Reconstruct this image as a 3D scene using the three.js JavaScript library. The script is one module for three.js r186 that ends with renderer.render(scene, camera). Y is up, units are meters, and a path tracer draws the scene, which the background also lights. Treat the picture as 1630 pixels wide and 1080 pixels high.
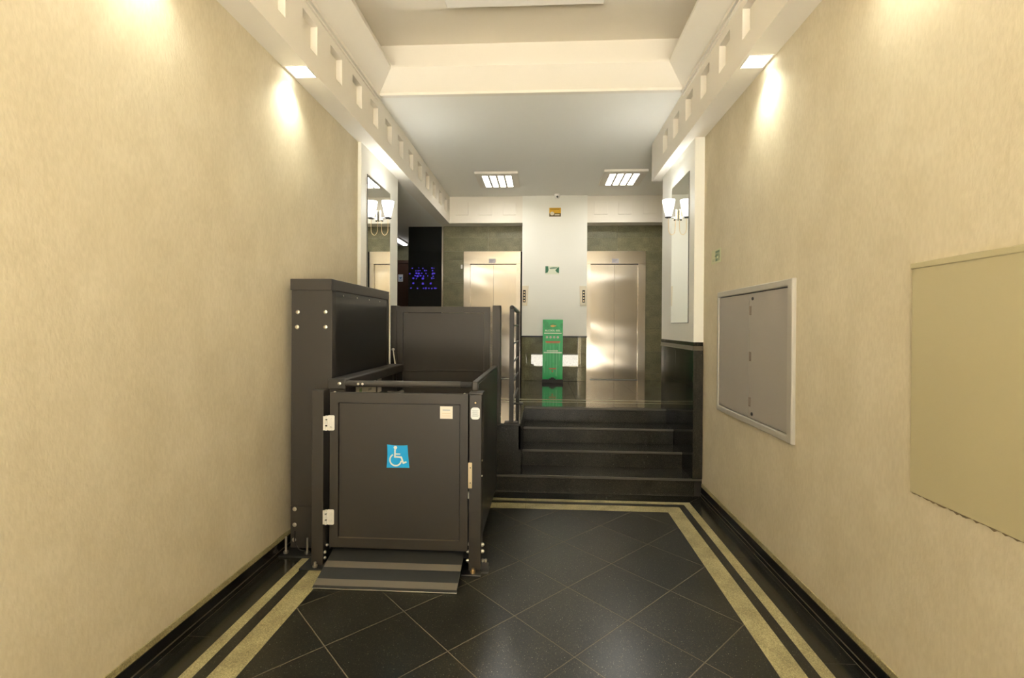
import * as THREE from 'three';
import { RoundedBoxGeometry } from 'three/addons/geometries/RoundedBoxGeometry.js';
import { mergeGeometries } from 'three/addons/utils/BufferGeometryUtils.js';
import { RectAreaLightUniformsLib } from 'three/addons/lights/RectAreaLightUniformsLib.js';

// ---------------------------------------------------------------- camera, sky, sun, exposure
const scene = new THREE.Scene();
const W = 1630, HH = 1080, FOCAL = 758.0, CX = 822.79, CY = 523.885;
const camera = new THREE.PerspectiveCamera(2 * Math.atan(HH / 2 / FOCAL) * 180 / Math.PI, W / HH, 0.05, 200);
camera.position.set(0, 1.459, 0);
camera.rotation.order = 'YXZ';
camera.rotation.set(-0.25813 * Math.PI / 180, 3.0704 * Math.PI / 180, 0.36911 * Math.PI / 180);
camera.setViewOffset(W, HH, W / 2 - CX, HH / 2 - CY, W, HH);
scene.add(camera);

const renderer = new THREE.WebGLRenderer({ antialias: true });
renderer.toneMapping = THREE.LinearToneMapping;
renderer.toneMappingExposure = 5.75;
renderer.shadowMap.enabled = true;
RectAreaLightUniformsLib.init();

scene.background = new THREE.Color().setRGB(1.0, 1.0, 0.98);          // bright hazy daytime sky over the street
scene.backgroundIntensity = 1.0;

const sun = new THREE.DirectionalLight(new THREE.Color().setRGB(1, 0.97, 0.92), 27);
sun.position.set(-12, 17, 9);
sun.target.position.set(0, 0, 7);
sun.castShadow = true;
Object.assign(sun.shadow.camera, { left: -14, right: 14, top: 14, bottom: -14, near: 1, far: 50 });
sun.shadow.mapSize.set(2048, 2048);
scene.add(sun, sun.target);

// ---------------------------------------------------------------- helpers
function rng(seed) { let s = seed >>> 0; return () => { s = (s + 0x6D2B79F5) >>> 0; let t = s; t = Math.imul(t ^ (t >>> 15), t | 1); t ^= t + Math.imul(t ^ (t >>> 7), t | 61); return ((t ^ (t >>> 14)) >>> 0) / 4294967296; }; }
const rand = rng(20240611);
const taken = new Map();
function numbered(n) { const k = taken.get(n) ?? 0; taken.set(n, k + 1); return k ? `${n}_${String(k).padStart(3, '0')}` : n; }
const V3 = (x, y, z) => new THREE.Vector3(x, y, z);

// box between two corners
function box(x0, x1, y0, y1, z0, z1) {
  const g = new THREE.BoxGeometry(Math.abs(x1 - x0), Math.abs(y1 - y0), Math.abs(z1 - z0));
  g.translate((x0 + x1) / 2, (y0 + y1) / 2, (z0 + z1) / 2); return g;
}
function rbox(x0, x1, y0, y1, z0, z1, r = 0.004, seg = 2) {
  const w = Math.abs(x1 - x0), h = Math.abs(y1 - y0), d = Math.abs(z1 - z0);
  const g = new RoundedBoxGeometry(w, h, d, seg, Math.min(r, w / 2.01, h / 2.01, d / 2.01));
  g.translate((x0 + x1) / 2, (y0 + y1) / 2, (z0 + z1) / 2); return g;
}
// prism over a polygon given in (x, z), from y0 to y1
function prism(poly, y0, y1) {
  const s = new THREE.Shape(poly.map(([x, z]) => new THREE.Vector2(x, -z)));
  const g = new THREE.ExtrudeGeometry(s, { depth: y1 - y0, bevelEnabled: false });
  g.rotateX(-Math.PI / 2); g.translate(0, y0, 0); return g;
}
// plate cut from a shape in (x, y), standing at z, thickness t towards the viewer (+z)
function plateXY(shape, z, t, bevel = 0) {
  const g = new THREE.ExtrudeGeometry(shape, { depth: t, bevelEnabled: bevel > 0, bevelSize: bevel, bevelThickness: bevel, bevelSegments: 1, curveSegments: 20 });
  g.translate(0, 0, z); return g;
}
function rectShape(x0, x1, y0, y1) { const s = new THREE.Shape(); s.moveTo(x0, y0); s.lineTo(x1, y0); s.lineTo(x1, y1); s.lineTo(x0, y1); s.closePath(); return s; }
function rectHole(x0, x1, y0, y1) { const s = new THREE.Path(); s.moveTo(x0, y0); s.lineTo(x0, y1); s.lineTo(x1, y1); s.lineTo(x1, y0); s.closePath(); return s; }
function roundRect(x0, x1, y0, y1, r) {
  const s = new THREE.Shape(); s.moveTo(x0 + r, y0); s.lineTo(x1 - r, y0); s.absarc(x1 - r, y0 + r, r, -Math.PI / 2, 0); s.lineTo(x1, y1 - r);
  s.absarc(x1 - r, y1 - r, r, 0, Math.PI / 2); s.lineTo(x0 + r, y1); s.absarc(x0 + r, y1 - r, r, Math.PI / 2, Math.PI); s.lineTo(x0, y0 + r); s.absarc(x0 + r, y0 + r, r, Math.PI, Math.PI * 1.5); return s;
}
// cylinder between two points
function rod(a, b, r, r2 = r, seg = 14) {
  const A = V3(...a), B = V3(...b), d = B.clone().sub(A);
  const g = new THREE.CylinderGeometry(r2, r, d.length(), seg);
  g.applyQuaternion(new THREE.Quaternion().setFromUnitVectors(V3(0, 1, 0), d.normalize()));
  const m = A.add(B).multiplyScalar(0.5); g.translate(m.x, m.y, m.z); return g;
}
function tube(pts, r, seg = 24) { return new THREE.TubeGeometry(new THREE.CatmullRomCurve3(pts.map((p) => V3(...p))), seg, r, 8, false); }
// dome-headed bolt facing dir
function bolt(x, y, z, dir, r = 0.009, h = 0.006) {
  const g = new THREE.SphereGeometry(r, 12, 6, 0, Math.PI * 2, 0, Math.PI / 2); g.scale(1, h / r, 1);
  g.applyQuaternion(new THREE.Quaternion().setFromUnitVectors(V3(0, 1, 0), V3(...dir).normalize())); g.translate(x, y, z); return g;
}
// uv in metres, laid on along the main axis of each face
function metricUV(g, ou = 0, ov = 0) {
  const p = g.attributes.position, n = g.attributes.normal, uv = new Float32Array(p.count * 2);
  for (let i = 0; i < p.count; i++) {
    const ax = Math.abs(n.getX(i)), ay = Math.abs(n.getY(i)), az = Math.abs(n.getZ(i));
    let u, v;
    if (ay > ax && ay > az) { u = p.getX(i); v = p.getZ(i); } else if (ax > az) { u = p.getZ(i); v = p.getY(i); } else { u = p.getX(i); v = p.getY(i); }
    uv[2 * i] = u + ou; uv[2 * i + 1] = v + ov;
  }
  g.setAttribute('uv', new THREE.BufferAttribute(uv, 2)); return g;
}
function merged(list, ou = 0, ov = 0, keepUV = false) {
  const gs = (Array.isArray(list) ? list : [list]).map((g) => {
    const q = g.index ? g.toNonIndexed() : g;
    for (const k of Object.keys(q.attributes)) if (!['position', 'normal', 'uv'].includes(k)) q.deleteAttribute(k);
    q.morphAttributes = {}; q.groups = [];
    return q;
  });
  const g = gs.length > 1 ? mergeGeometries(gs, false) : gs[0];
  return keepUV ? g : metricUV(g, ou, ov);
}
function worldOf(o) { const v = V3(0, 0, 0); for (let q = o; q && q !== scene; q = q.parent) v.add(q.position); return v; }
// geometries are given in scene coordinates; the mesh is put under parent at its place
function obj(name, geos, mat, parent = scene, opt = {}) {
  const g = merged(geos, opt.ou ?? 0, opt.ov ?? 0, opt.keepUV);
  g.computeBoundingBox();
  const c = g.boundingBox.getCenter(V3(0, 0, 0)), w = worldOf(parent);
  g.translate(-c.x, -c.y, -c.z);
  const m = new THREE.Mesh(g, mat);
  m.position.copy(c.sub(w));
  m.name = parent === scene ? numbered(name) : name;
  m.castShadow = m.receiveShadow = true;
  if (opt.label) m.userData.label = opt.label;
  parent.add(m); return m;
}
function tag(o, label, category, group) { o.userData.label = label; o.userData.category = category; if (group) o.userData.group = group; return o; }
function thing(name, label, category, at = [0, 0, 0], group) {
  const o = new THREE.Group(); o.name = numbered(name); o.position.set(...at); scene.add(o); return tag(o, label, category, group);
}
function struct(name, geos, mat, label, category, opt) { const o = obj(name, geos, mat, scene, opt); o.userData.kind = 'structure'; return tag(o, label, category); }
function structGroup(name, label, category, at = [0, 0, 0]) { const o = thing(name, label, category, at); o.userData.kind = 'structure'; return o; }

// ---------------------------------------------------------------- textures (seeded, tiling)
function lattice(n, seed) { const r = rng(seed), a = new Float32Array(n * n); for (let i = 0; i < a.length; i++) a[i] = r(); return a; }
function noiseField(N, layers, seed) {          // layers: [cellsX, cellsY, weight]
  const out = new Float32Array(N * N);
  layers.forEach(([cx, cy, w], li) => {
    const n = Math.max(cx, cy), L = lattice(n, seed + li * 77);
    for (let y = 0; y < N; y++) {
      const fy = y / N * cy, y0 = Math.floor(fy) % cy, y1 = (y0 + 1) % cy; let ty = fy - Math.floor(fy); ty = ty * ty * (3 - 2 * ty);
      for (let x = 0; x < N; x++) {
        const fx = x / N * cx, x0 = Math.floor(fx) % cx, x1 = (x0 + 1) % cx; let tx = fx - Math.floor(fx); tx = tx * tx * (3 - 2 * tx);
        const a = L[y0 * n + x0] * (1 - tx) + L[y0 * n + x1] * tx, b = L[y1 * n + x0] * (1 - tx) + L[y1 * n + x1] * tx;
        out[y * N + x] += w * (a * (1 - ty) + b * ty - 0.5);
      }
    }
  });
  return out;
}
function dataTex(N, fn, size, srgb) {
  const d = new Uint8Array(N * N * 4);
  for (let i = 0; i < N * N; i++) { const c = fn(i); for (let k = 0; k < 3; k++) d[4 * i + k] = Math.max(0, Math.min(255, c[k])); d[4 * i + 3] = 255; }
  const t = new THREE.DataTexture(d, N, N); t.wrapS = t.wrapT = THREE.RepeatWrapping; t.magFilter = THREE.LinearFilter; t.minFilter = THREE.LinearMipmapLinearFilter; t.generateMipmaps = true;
  t.repeat.set(1 / size, 1 / size); if (srgb) t.colorSpace = THREE.SRGBColorSpace; t.needsUpdate = true; return t;
}
const grey = (v) => [v, v, v];
function granite(N, base, spread, flecks, seed, size) {   // base sRGB colour, flecks: [count, radius px, colour]
  const f = noiseField(N, [[8, 8, 0.5], [N / 8, N / 8, 0.7], [N / 3 | 0, N / 3 | 0, 0.9]], seed), r = rng(seed + 5);
  const px = new Float32Array(N * N * 3);
  for (let i = 0; i < N * N; i++) for (let k = 0; k < 3; k++) px[3 * i + k] = base[k] + f[i] * spread[k];
  for (const [count, rad, col] of flecks) for (let q = 0; q < count; q++) {
    const x = r() * N, y = r() * N, s = rad * (0.4 + r()), a = r() * 3.14, e = 0.45 + 0.55 * r(), m = 0.35 + 0.65 * r(), R = Math.ceil(s);
    for (let dy = -R; dy <= R; dy++) for (let dx = -R; dx <= R; dx++) {
      const u = dx * Math.cos(a) + dy * Math.sin(a), v = (-dx * Math.sin(a) + dy * Math.cos(a)) / e, d = Math.hypot(u, v) / s; if (d > 1) continue;
      const i = (((y + dy | 0) + N) % N) * N + (((x + dx | 0) + N) % N), t = m * (1 - d * d);
      for (let k = 0; k < 3; k++) px[3 * i + k] += (col[k] - px[3 * i + k]) * t;
    }
  }
  return dataTex(N, (i) => [px[3 * i], px[3 * i + 1], px[3 * i + 2]], size, true);
}
function canvasTex(w, h, draw) {
  const c = document.createElement('canvas'); c.width = w; c.height = h; const x = c.getContext('2d'); draw(x, w, h);
  const t = new THREE.CanvasTexture(c); t.colorSpace = THREE.SRGBColorSpace; return t;
}
const std = (o) => new THREE.MeshStandardMaterial(o);
const lin = (r, g, b) => new THREE.Color().setRGB(r, g, b);

const plasterRelief = (() => { const f = noiseField(1024, [[300, 110, 0.6], [160, 60, 0.5], [420, 200, 0.5], [60, 26, 0.2]], 11); return dataTex(1024, (i) => grey(128 + 150 * f[i]), 1.3); })();
const plasterTone = (() => { const f = noiseField(512, [[240, 90, 0.5], [9, 6, 0.5], [30, 18, 0.35]], 23); return dataTex(512, (i) => { const v = f[i]; return [238 + 18 * v, 237 + 20 * v, 234 + 26 * v]; }, 1.9, true); })();
const paintRelief = (() => { const f = noiseField(512, [[160, 160, 0.6], [40, 40, 0.4]], 31); return dataTex(512, (i) => grey(128 + 120 * f[i]), 0.8); })();
const blackStone = granite(1024, [27, 27, 25], [16, 16, 15], [[9000, 3.4, [56, 54, 46]], [5200, 2.6, [16, 16, 15]], [2600, 3.2, [104, 92, 68]], [1200, 2.9, [166, 166, 148]]], 41, 0.75);
const stepStone = granite(1024, [27, 27, 25], [16, 16, 15], [[9000, 3.4, [46, 44, 39]], [5200, 2.6, [16, 16, 15]], [900, 2.4, [70, 64, 52]], [160, 2.2, [150, 148, 136]]], 42, 0.75);
const oliveStone = granite(1024, [158, 148, 108], [60, 58, 48], [[9000, 3, [120, 112, 78]], [5000, 2.4, [196, 186, 146]], [2600, 2.2, [84, 78, 54]]], 43, 0.6);
const hallStone = granite(1024, [122, 118, 92], [44, 44, 38], [[9000, 3, [92, 90, 66]], [4200, 2.6, [160, 156, 128]], [2400, 2.2, [66, 64, 46]]], 47, 0.7);
const smudge = (() => { const f = noiseField(512, [[5, 4, 0.5], [17, 15, 0.35], [70, 60, 0.25]], 53); return dataTex(512, (i) => grey(205 + 60 * f[i]), 2.3); })();
const brushed = (() => { const f = noiseField(512, [[512, 4, 0.6], [256, 3, 0.4]], 59); return dataTex(512, (i) => grey(128 + 120 * f[i]), 0.5); })();
const coatRelief = (() => { const f = noiseField(512, [[256, 256, 0.7], [128, 128, 0.4]], 61); return dataTex(512, (i) => grey(128 + 120 * f[i]), 0.35); })();
const pavement = granite(512, [190, 186, 176], [40, 40, 40], [[2500, 3, [150, 148, 140]]], 67, 1.5);

const M = {
  plaster: std({ color: lin(0.75, 0.665, 0.49), map: plasterTone, roughness: 0.86, bumpMap: plasterRelief, bumpScale: 0.0008 }),
  white: std({ color: lin(0.84, 0.80, 0.72), roughness: 0.75, bumpMap: paintRelief, bumpScale: 0.0003 }),
  cream: std({ color: lin(0.8, 0.745, 0.645), roughness: 0.75, bumpMap: paintRelief, bumpScale: 0.0003 }),
  ceilingPaint: std({ color: lin(0.8, 0.735, 0.615), roughness: 0.85, bumpMap: paintRelief, bumpScale: 0.0006 }),
  hallCeiling: std({ color: lin(0.83, 0.805, 0.73), roughness: 0.6 }),
  pierWhite: std({ color: lin(0.83, 0.81, 0.73), roughness: 0.7, bumpMap: paintRelief, bumpScale: 0.0008 }),
  black: [0, 1, 2].map((k) => std({ color: lin(...[[1.3, 1.32, 1.12], [1.15, 1.17, 1.0], [1.45, 1.45, 1.22]][k]), map: blackStone, roughness: 0.29 })),
  border: std({ map: stepStone, color: lin(1.4, 1.38, 1.2), roughness: 0.14 }),
  stair: std({ map: stepStone, roughness: 0.24, color: lin(2.5, 2.4, 2.2) }),
  stairEdge: std({ color: lin(0.1, 0.092, 0.075), roughness: 0.4, bumpMap: coatRelief, bumpScale: 0.0003 }),  // worn edge, lightened further to paint in the nosing highlight
  skirt: std({ map: stepStone, roughness: 0.1 }),
  olive: std({ map: oliveStone, roughness: 0.3 }),
  hallOlive: [0, 1, 2].map((k) => std({ map: hallStone, color: lin(...[[1, 1, 1], [0.93, 0.94, 0.92], [1.05, 1.04, 1.0]][k]), roughness: 0.3 })),
  wainscot: std({ map: hallStone, color: lin(0.9, 0.9, 0.85), roughness: 0.012 }),
  hallFloor: [0, 1, 2].map((k) => new THREE.MeshPhysicalMaterial({ map: blackStone, color: lin(...[[1.5, 1.45, 1.3], [1.35, 1.3, 1.2], [1.65, 1.6, 1.4]][k]), roughness: 0.12, clearcoat: 1, clearcoatRoughness: 0.06 })),
  grout: std({ color: lin(0.19, 0.16, 0.11), roughness: 0.9 }),
  darkJoint: std({ color: lin(0.02, 0.019, 0.016), roughness: 0.9 }),
  ledge: std({ color: lin(0.11, 0.09, 0.055), roughness: 0.4 }),
  coat: std({ color: lin(0.041, 0.036, 0.03), roughness: 0.48, bumpMap: coatRelief, bumpScale: 0.00025 }),
  coatShadeSide: std({ color: lin(0.016, 0.016, 0.014), roughness: 0.3, bumpMap: coatRelief, bumpScale: 0.0001 }),  // lift coat darkened: shade of its side faces put into the colour
  rampDark: std({ color: lin(0.018, 0.019, 0.018), roughness: 0.6 }),
  grip: std({ color: lin(0.15, 0.132, 0.105), roughness: 0.95, bumpMap: coatRelief, bumpScale: 0.0008 }),
  zinc: std({ color: lin(0.8, 0.77, 0.68), roughness: 0.3, metalness: 1 }),
  chrome: std({ color: lin(0.82, 0.8, 0.77), roughness: 0.12, metalness: 1 }),
  steel: new THREE.MeshPhysicalMaterial({ color: lin(0.7, 0.63, 0.54), roughness: 0.2, metalness: 1, anisotropy: 0.8 }),
  steelFrame: new THREE.MeshPhysicalMaterial({ color: lin(0.74, 0.68, 0.6), roughness: 0.22, metalness: 1, anisotropy: 0.8 }),
  brass: std({ color: lin(0.85, 0.68, 0.42), roughness: 0.3, metalness: 1 }),
  mirror: std({ color: lin(0.88, 0.9, 0.87), roughness: 0.015, metalness: 1 }),
  greyMetal: std({ color: lin(0.40, 0.365, 0.32), roughness: 0.5 }),
  greyFrame: std({ color: lin(0.46, 0.43, 0.37), roughness: 0.5 }),
  olivePanel: std({ color: lin(0.5, 0.44, 0.265), roughness: 0.5 }),
  olivePanelEdge: std({ color: lin(0.5, 0.44, 0.26), roughness: 0.5 }),
  rail: std({ color: lin(0.03, 0.028, 0.026), roughness: 0.45 }),
  blackGlass: std({ color: lin(0.012, 0.013, 0.012), roughness: 0.08 }),
  wood: std({ color: lin(0.055, 0.022, 0.012), roughness: 0.4 }),
  rubber: std({ color: lin(0.02, 0.02, 0.02), roughness: 0.8 }),
  plasticWhite: std({ color: lin(0.8, 0.78, 0.74), roughness: 0.4 }),
  black0: std({ color: lin(0.012, 0.012, 0.012), roughness: 0.35 }),
  blue: std({ color: lin(0.012, 0.42, 0.9), roughness: 0.3 }),
  signWhite: std({ color: lin(0.86, 0.86, 0.86), roughness: 0.35 }),
  footSteel: std({ color: lin(0.16, 0.155, 0.15), roughness: 0.35, metalness: 1 }),
  aluminium: std({ color: lin(0.5, 0.5, 0.5), roughness: 0.35, metalness: 1 }),
  pavement: std({ map: pavement, roughness: 0.9 }),
  facade: std({ color: lin(0.055, 0.05, 0.042), roughness: 0.9 }),
  facadeGlass: std({ color: lin(0.05, 0.06, 0.07), roughness: 0.1 }),
};
const glow = (r, g, b, k) => std({ color: lin(0.8, 0.8, 0.8), emissive: lin(r, g, b), emissiveIntensity: k, roughness: 0.5 });

// ---------------------------------------------------------------- main measures
const XL = -1.661, XR = 1.388, XiL = -1.496, XiR = 1.219, YS = 3.105, YC = 3.53, U = 0.604;
const ZIN = 2.6;                         // entrance behind the camera
const ZST = -4.19, ZTOP = -5.06, ZEL = -7.8;
const R = 0.151;                         // riser
const SL = -0.185, SR = 1.305;           // stairs from left cheek to right skirting

// ---------------------------------------------------------------- lower floor: granite tiles laid on the diagonal inside two pale bands
const floor = structGroup('floor', 'polished black granite floor with diagonal tiles and two pale border bands', 'floor', [0, 0, -0.5]);
obj('grout_bed', box(XL - 0.2, XR + 0.2, -0.25, -0.0008, ZST, ZIN + 0.2), M.grout, floor);
function clip(poly, x0, x1, z0, z1) {
  const cut = (p, ins, itx) => { const o = []; for (let i = 0; i < p.length; i++) { const a = p[i], b = p[(i + 1) % p.length], ia = ins(a), ib = ins(b); if (ia) o.push(a); if (ia !== ib) o.push(itx(a, b)); } return o; };
  const lx = (k) => (a, b) => { const t = (k - a[0]) / (b[0] - a[0]); return [k, a[1] + t * (b[1] - a[1])]; };
  const lz = (k) => (a, b) => { const t = (k - a[1]) / (b[1] - a[1]); return [a[0] + t * (b[0] - a[0]), k]; };
  let p = cut(poly, (q) => q[0] >= x0, lx(x0)); if (p.length) p = cut(p, (q) => q[0] <= x1, lx(x1));
  if (p.length) p = cut(p, (q) => q[1] >= z0, lz(z0)); if (p.length) p = cut(p, (q) => q[1] <= z1, lz(z1));
  return p.filter((q, i) => { const n = p[(i + 1) % p.length]; return Math.hypot(q[0] - n[0], q[1] - n[1]) > 1e-4; });
}
{
  const s = 0.28281, ox = 0.1511, oz = -2.1094, h = s - 0.0034;
  for (let m = -9; m <= 9; m++) for (let n = -22; n <= 12; n++) {
    if ((m + n) % 2 === 0) continue;
    const cx = ox + m * s, cz = oz - n * s;
    const p = clip([[cx - h, cz], [cx, cz + h], [cx + h, cz], [cx, cz - h]], -1.2555, 1.0005, -3.8105, ZIN);
    if (p.length < 3) continue;
    let area = 0; p.forEach((a, i) => { const b = p[(i + 1) % p.length]; area += a[0] * b[1] - b[0] * a[1]; });
    if (Math.abs(area) < 0.0016) continue;
    obj('tile', prism(p, -0.02, 0), M.black[Math.floor(rand() * 3)], floor, { ou: rand() * 5, ov: rand() * 5 });
  }
  // bands and borders, in lengths of about 1.2 m along the walls
  const runs = [[-1.377, -1.257, 'olive'], [-1.436, -1.377, 'dark'], [-1.494, -1.436, 'olive'], [1.002, 1.119, 'olive'], [1.119, 1.173, 'dark'], [1.173, 1.234, 'olive']];
  const backEnd = { '-1.377': -3.93, '-1.436': -3.982, '-1.494': -4.039, '1.002': -3.93, '1.119': -3.982, '1.173': -4.039 };
  for (const [a, b, kind] of runs) {
    let z = backEnd[String(a)];
    while (z < ZIN) { const z2 = Math.min(ZIN, z + 1.2); obj(kind === 'olive' ? 'band_strip' : 'dark_strip', box(a + 0.0008, b - 0.0008, -0.02, 0, z + 0.001, z2 - 0.001), kind === 'olive' ? M.olive : M.black[1], floor, { ou: rand() * 5, ov: rand() * 5 }); z = z2; }
  }
  for (const [z0, z1, xa, xb, kind] of [[-3.93, -3.812, -1.257, 1.002, 'olive'], [-3.982, -3.93, -1.377, 1.119, 'dark'], [-4.039, -3.982, -1.436, 1.173, 'olive']])
    for (let k = 0; k < 2; k++) { const a = xa + (xb - xa) * k / 2, b = xa + (xb - xa) * (k + 1) / 2; obj(kind === 'olive' ? 'band_strip' : 'dark_strip', box(a + 0.0008, b - 0.0008, -0.02, 0, z0 + 0.0008, z1 - 0.0008), kind === 'olive' ? M.olive : M.black[1], floor, { ou: rand() * 5, ov: rand() * 5 }); }
  for (const [a, b] of [[XL + 0.012, -1.494], [1.234, XR - 0.012]]) {
    let z = -4.039; while (z < ZIN) { const z2 = Math.min(ZIN, z + 0.95), zl = z < -4 && a < 0 ? ZST + 0.003 : z + 0.001, zr = z < -4 && a > 0 ? ZST + 0.003 : z + 0.001; obj('border_slab', prism([[a + 0.001, zl], [a + 0.001, z2 - 0.001], [b - 0.001, z2 - 0.001], [b - 0.001, zr]], -0.02, 0), M.border, floor, { ou: rand() * 5, ov: rand() * 5 }); z = z2; }
  }
  obj('border_slab', prism([[XL + 0.014, ZST + 0.002], [-1.494, -4.0405], [1.234, -4.0405], [XR - 0.014, ZST + 0.002]], -0.02, 0), M.border, floor, { ou: 1.3 });
}

// ---------------------------------------------------------------- corridor walls with plaster, baseboards
struct('wall_left', box(XL - 0.2, XL, -0.25, 4.4, -5.265, ZIN), M.plaster, 'beige textured plaster wall behind the platform lift', 'wall');
const wallRight = struct('wall_right', box(XR, XR + 0.2, -0.25, 4.4, -5.3, ZIN), M.plaster, 'beige textured plaster wall carrying the grey cabinet', 'wall');
for (const [side, x, d] of [['left', XL, 1], ['right', XR, -1]]) {
  const g = structGroup(`baseboard_${side}`, side === 'left' ? 'black granite baseboard with pale top strip below the lift wall' : 'black granite baseboard with pale top strip below the grey cabinet', 'baseboard', [x, 0, -0.5]);
  let z = ZST; let i = 0;
  while (z < ZIN) {
    const z2 = Math.min(ZIN, z + 1.2);
    obj('baseboard_slab', [box(x - d * 0.004, x + d * 0.011, 0, 0.026, z + 0.0008, z2 - 0.0008), box(x - d * 0.004, x + d * 0.011, 0.032, 0.082, z + 0.0008, z2 - 0.0008), box(x - d * 0.004, x + d * 0.008, 0.0, 0.08, z + 0.0008, z2 - 0.0008)], M.skirt, g, { ou: i * 0.37 });
    obj('pale_strip', box(x - d * 0.004, x + d * 0.007, 0.0825, 0.112, z + 0.0008, z2 - 0.0008), M.olive, g, { ou: i * 0.53 }); i++;
    z = z2;
  }
  obj('groove_bead', [box(x + d * 0.0112, x + d * 0.0125, 0.0262, 0.0278, ZST, ZIN), box(x + d * 0.0112, x + d * 0.0125, 0.0302, 0.0318, ZST, ZIN)], M.ledge, g);
}

// ---------------------------------------------------------------- pilasters with mirrors
const wallLeftB = struct('wall_left_pilaster', box(XL, -1.63, U - 0.02, YS, -5.265, ZST), M.pierWhite, 'white pilaster with a tall mirror beyond the platform lift', 'pilaster');
const wallRightB = struct('wall_right_pilaster', box(SR, XR, 1.335, YS, -5.3, ZST), M.pierWhite, 'white pilaster with a tall mirror above the dark stair skirting', 'pilaster');
{
  // dark granite skirting beside the stairs, with a slim ledge on top
  const g = structGroup('trim_1', 'black granite wall skirting beside the stairs with a slim ledge', 'skirting', [1.35, R, -4.7]);
  obj('backing', box(SR + 0.02, XR, 0, 1.3, -5.29, ZST - 0.012), M.darkJoint, g);
  obj('end_slab', box(SR + 0.021, XR - 0.002, R + 0.001, 1.262, ZST - 0.012, ZST + 0.004), M.stair, g);
  const joints = [R, 0.604, 0.95, 1.262];
  for (let i = 0; i < 3; i++) for (const [a, b] of [[-5.3, -4.745], [-4.742, ZST]]) obj('skirting_slab', box(SR, SR + 0.0205, joints[i] + 0.001, joints[i + 1] - 0.001, a, b), M.skirt, g, { ou: i * 0.31, ov: a });
  obj('corner_bead', box(SR - 0.002, SR + 0.0195, R + 0.001, 1.262, ZST + 0.0005, ZST + 0.006), M.stair, g);
  obj('ledge', [rbox(SR - 0.014, XR - 0.002, 1.263, 1.272, -5.31, ZST + 0.014, 0.003), box(SR - 0.006, XR - 0.002, 1.272, 1.302, -5.305, ZST + 0.006)], M.ledge, g);
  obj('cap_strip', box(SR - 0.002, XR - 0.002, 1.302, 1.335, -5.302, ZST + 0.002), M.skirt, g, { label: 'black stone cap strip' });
}
function tallMirror(x, d, z0, z1, y0, y1, label) {
  const g = thing('wall_mirror', label, 'mirror', [x, y0, (z0 + z1) / 2]);
  obj('glass', box(x + d * 0.004, x + d * 0.007, y0, y1, z0, z1), M.mirror, g);
  obj('backing', box(x, x + d * 0.004, y0 - 0.004, y1 + 0.004, z0 - 0.004, z1 + 0.004), M.black0, g);
  return g;
}
tallMirror(-1.63, 1, -4.985, -4.335, 0.9, 2.86, 'tall frameless mirror on the white pilaster beyond the lift');
tallMirror(SR, -1, -4.9, -4.345, 1.507, 2.862, 'tall frameless mirror above the dark stair skirting');

function sconce(x, d, z, label) {
  const g = thing('wall_sconce', label, 'wall lamp', [x, 2.53, z]);
  const xm = x + d * 0.008, xc = x + d * 0.085;
  const p = [[0.022, 2.532], [0.027, 2.538], [0.034, 2.565], [0.046, 2.615], [0.056, 2.665], [0.0605, 2.695], [0.058, 2.695], [0.053, 2.665], [0.044, 2.615], [0.031, 2.565], [0.024, 2.545], [0.0, 2.538]].map(([r, y]) => new THREE.Vector2(r, y));
  const cup = new THREE.LatheGeometry(p, 32); cup.translate(xc, 0, z);
  obj('glass_cup', cup, glow(1, 0.99, 0.95, 0.5), g, { label: 'frosted white glass cup, lit' });
  const ring = new THREE.TorusGeometry(0.031, 0.004, 8, 28); ring.rotateX(Math.PI / 2); ring.translate(xc, 2.53, z);
  obj('cup_ring', [ring, rod([xc, 2.522, z], [xc, 2.533, z], 0.024)], M.rail, g, { label: 'dark ring under the cup' });
  obj('back_plate', rbox(xm - d * 0.001, xm + d * 0.018, 2.5, 2.6, z - 0.035, z + 0.035, 0.006), M.chrome, g);
  obj('arm', [rod([xm + d * 0.01, 2.528, z], [xc, 2.528, z], 0.008), rod([xm + d * 0.016, 2.515, z], [xm + d * 0.03, 2.515, z], 0.02)], M.chrome, g);
  obj('wire_loop', tube([[xc, 2.522, z], [xc, 2.44, z], [xc - d * 0.004, 2.39, z], [xc - d * 0.022, 2.365, z], [xm + d * 0.042, 2.36, z], [xm + d * 0.02, 2.38, z], [xm + d * 0.012, 2.43, z], [xm + d * 0.012, 2.5, z]], 0.0028, 40), M.brass, g, { label: 'thin curved wire loop' });
  const l = new THREE.PointLight(lin(0.97, 1, 0.98), 0.1); l.position.set(xc, 2.66, z).sub(g.position); l.castShadow = true; l.shadow.radius = 1.6; g.add(l);
  return g;
}
sconce(-1.623, 1, -4.655, 'lit cup sconce on the mirror of the pilaster beyond the lift');
sconce(SR - 0.007, -1, -4.69, 'lit cup sconce on the mirror above the dark stair skirting');

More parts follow.
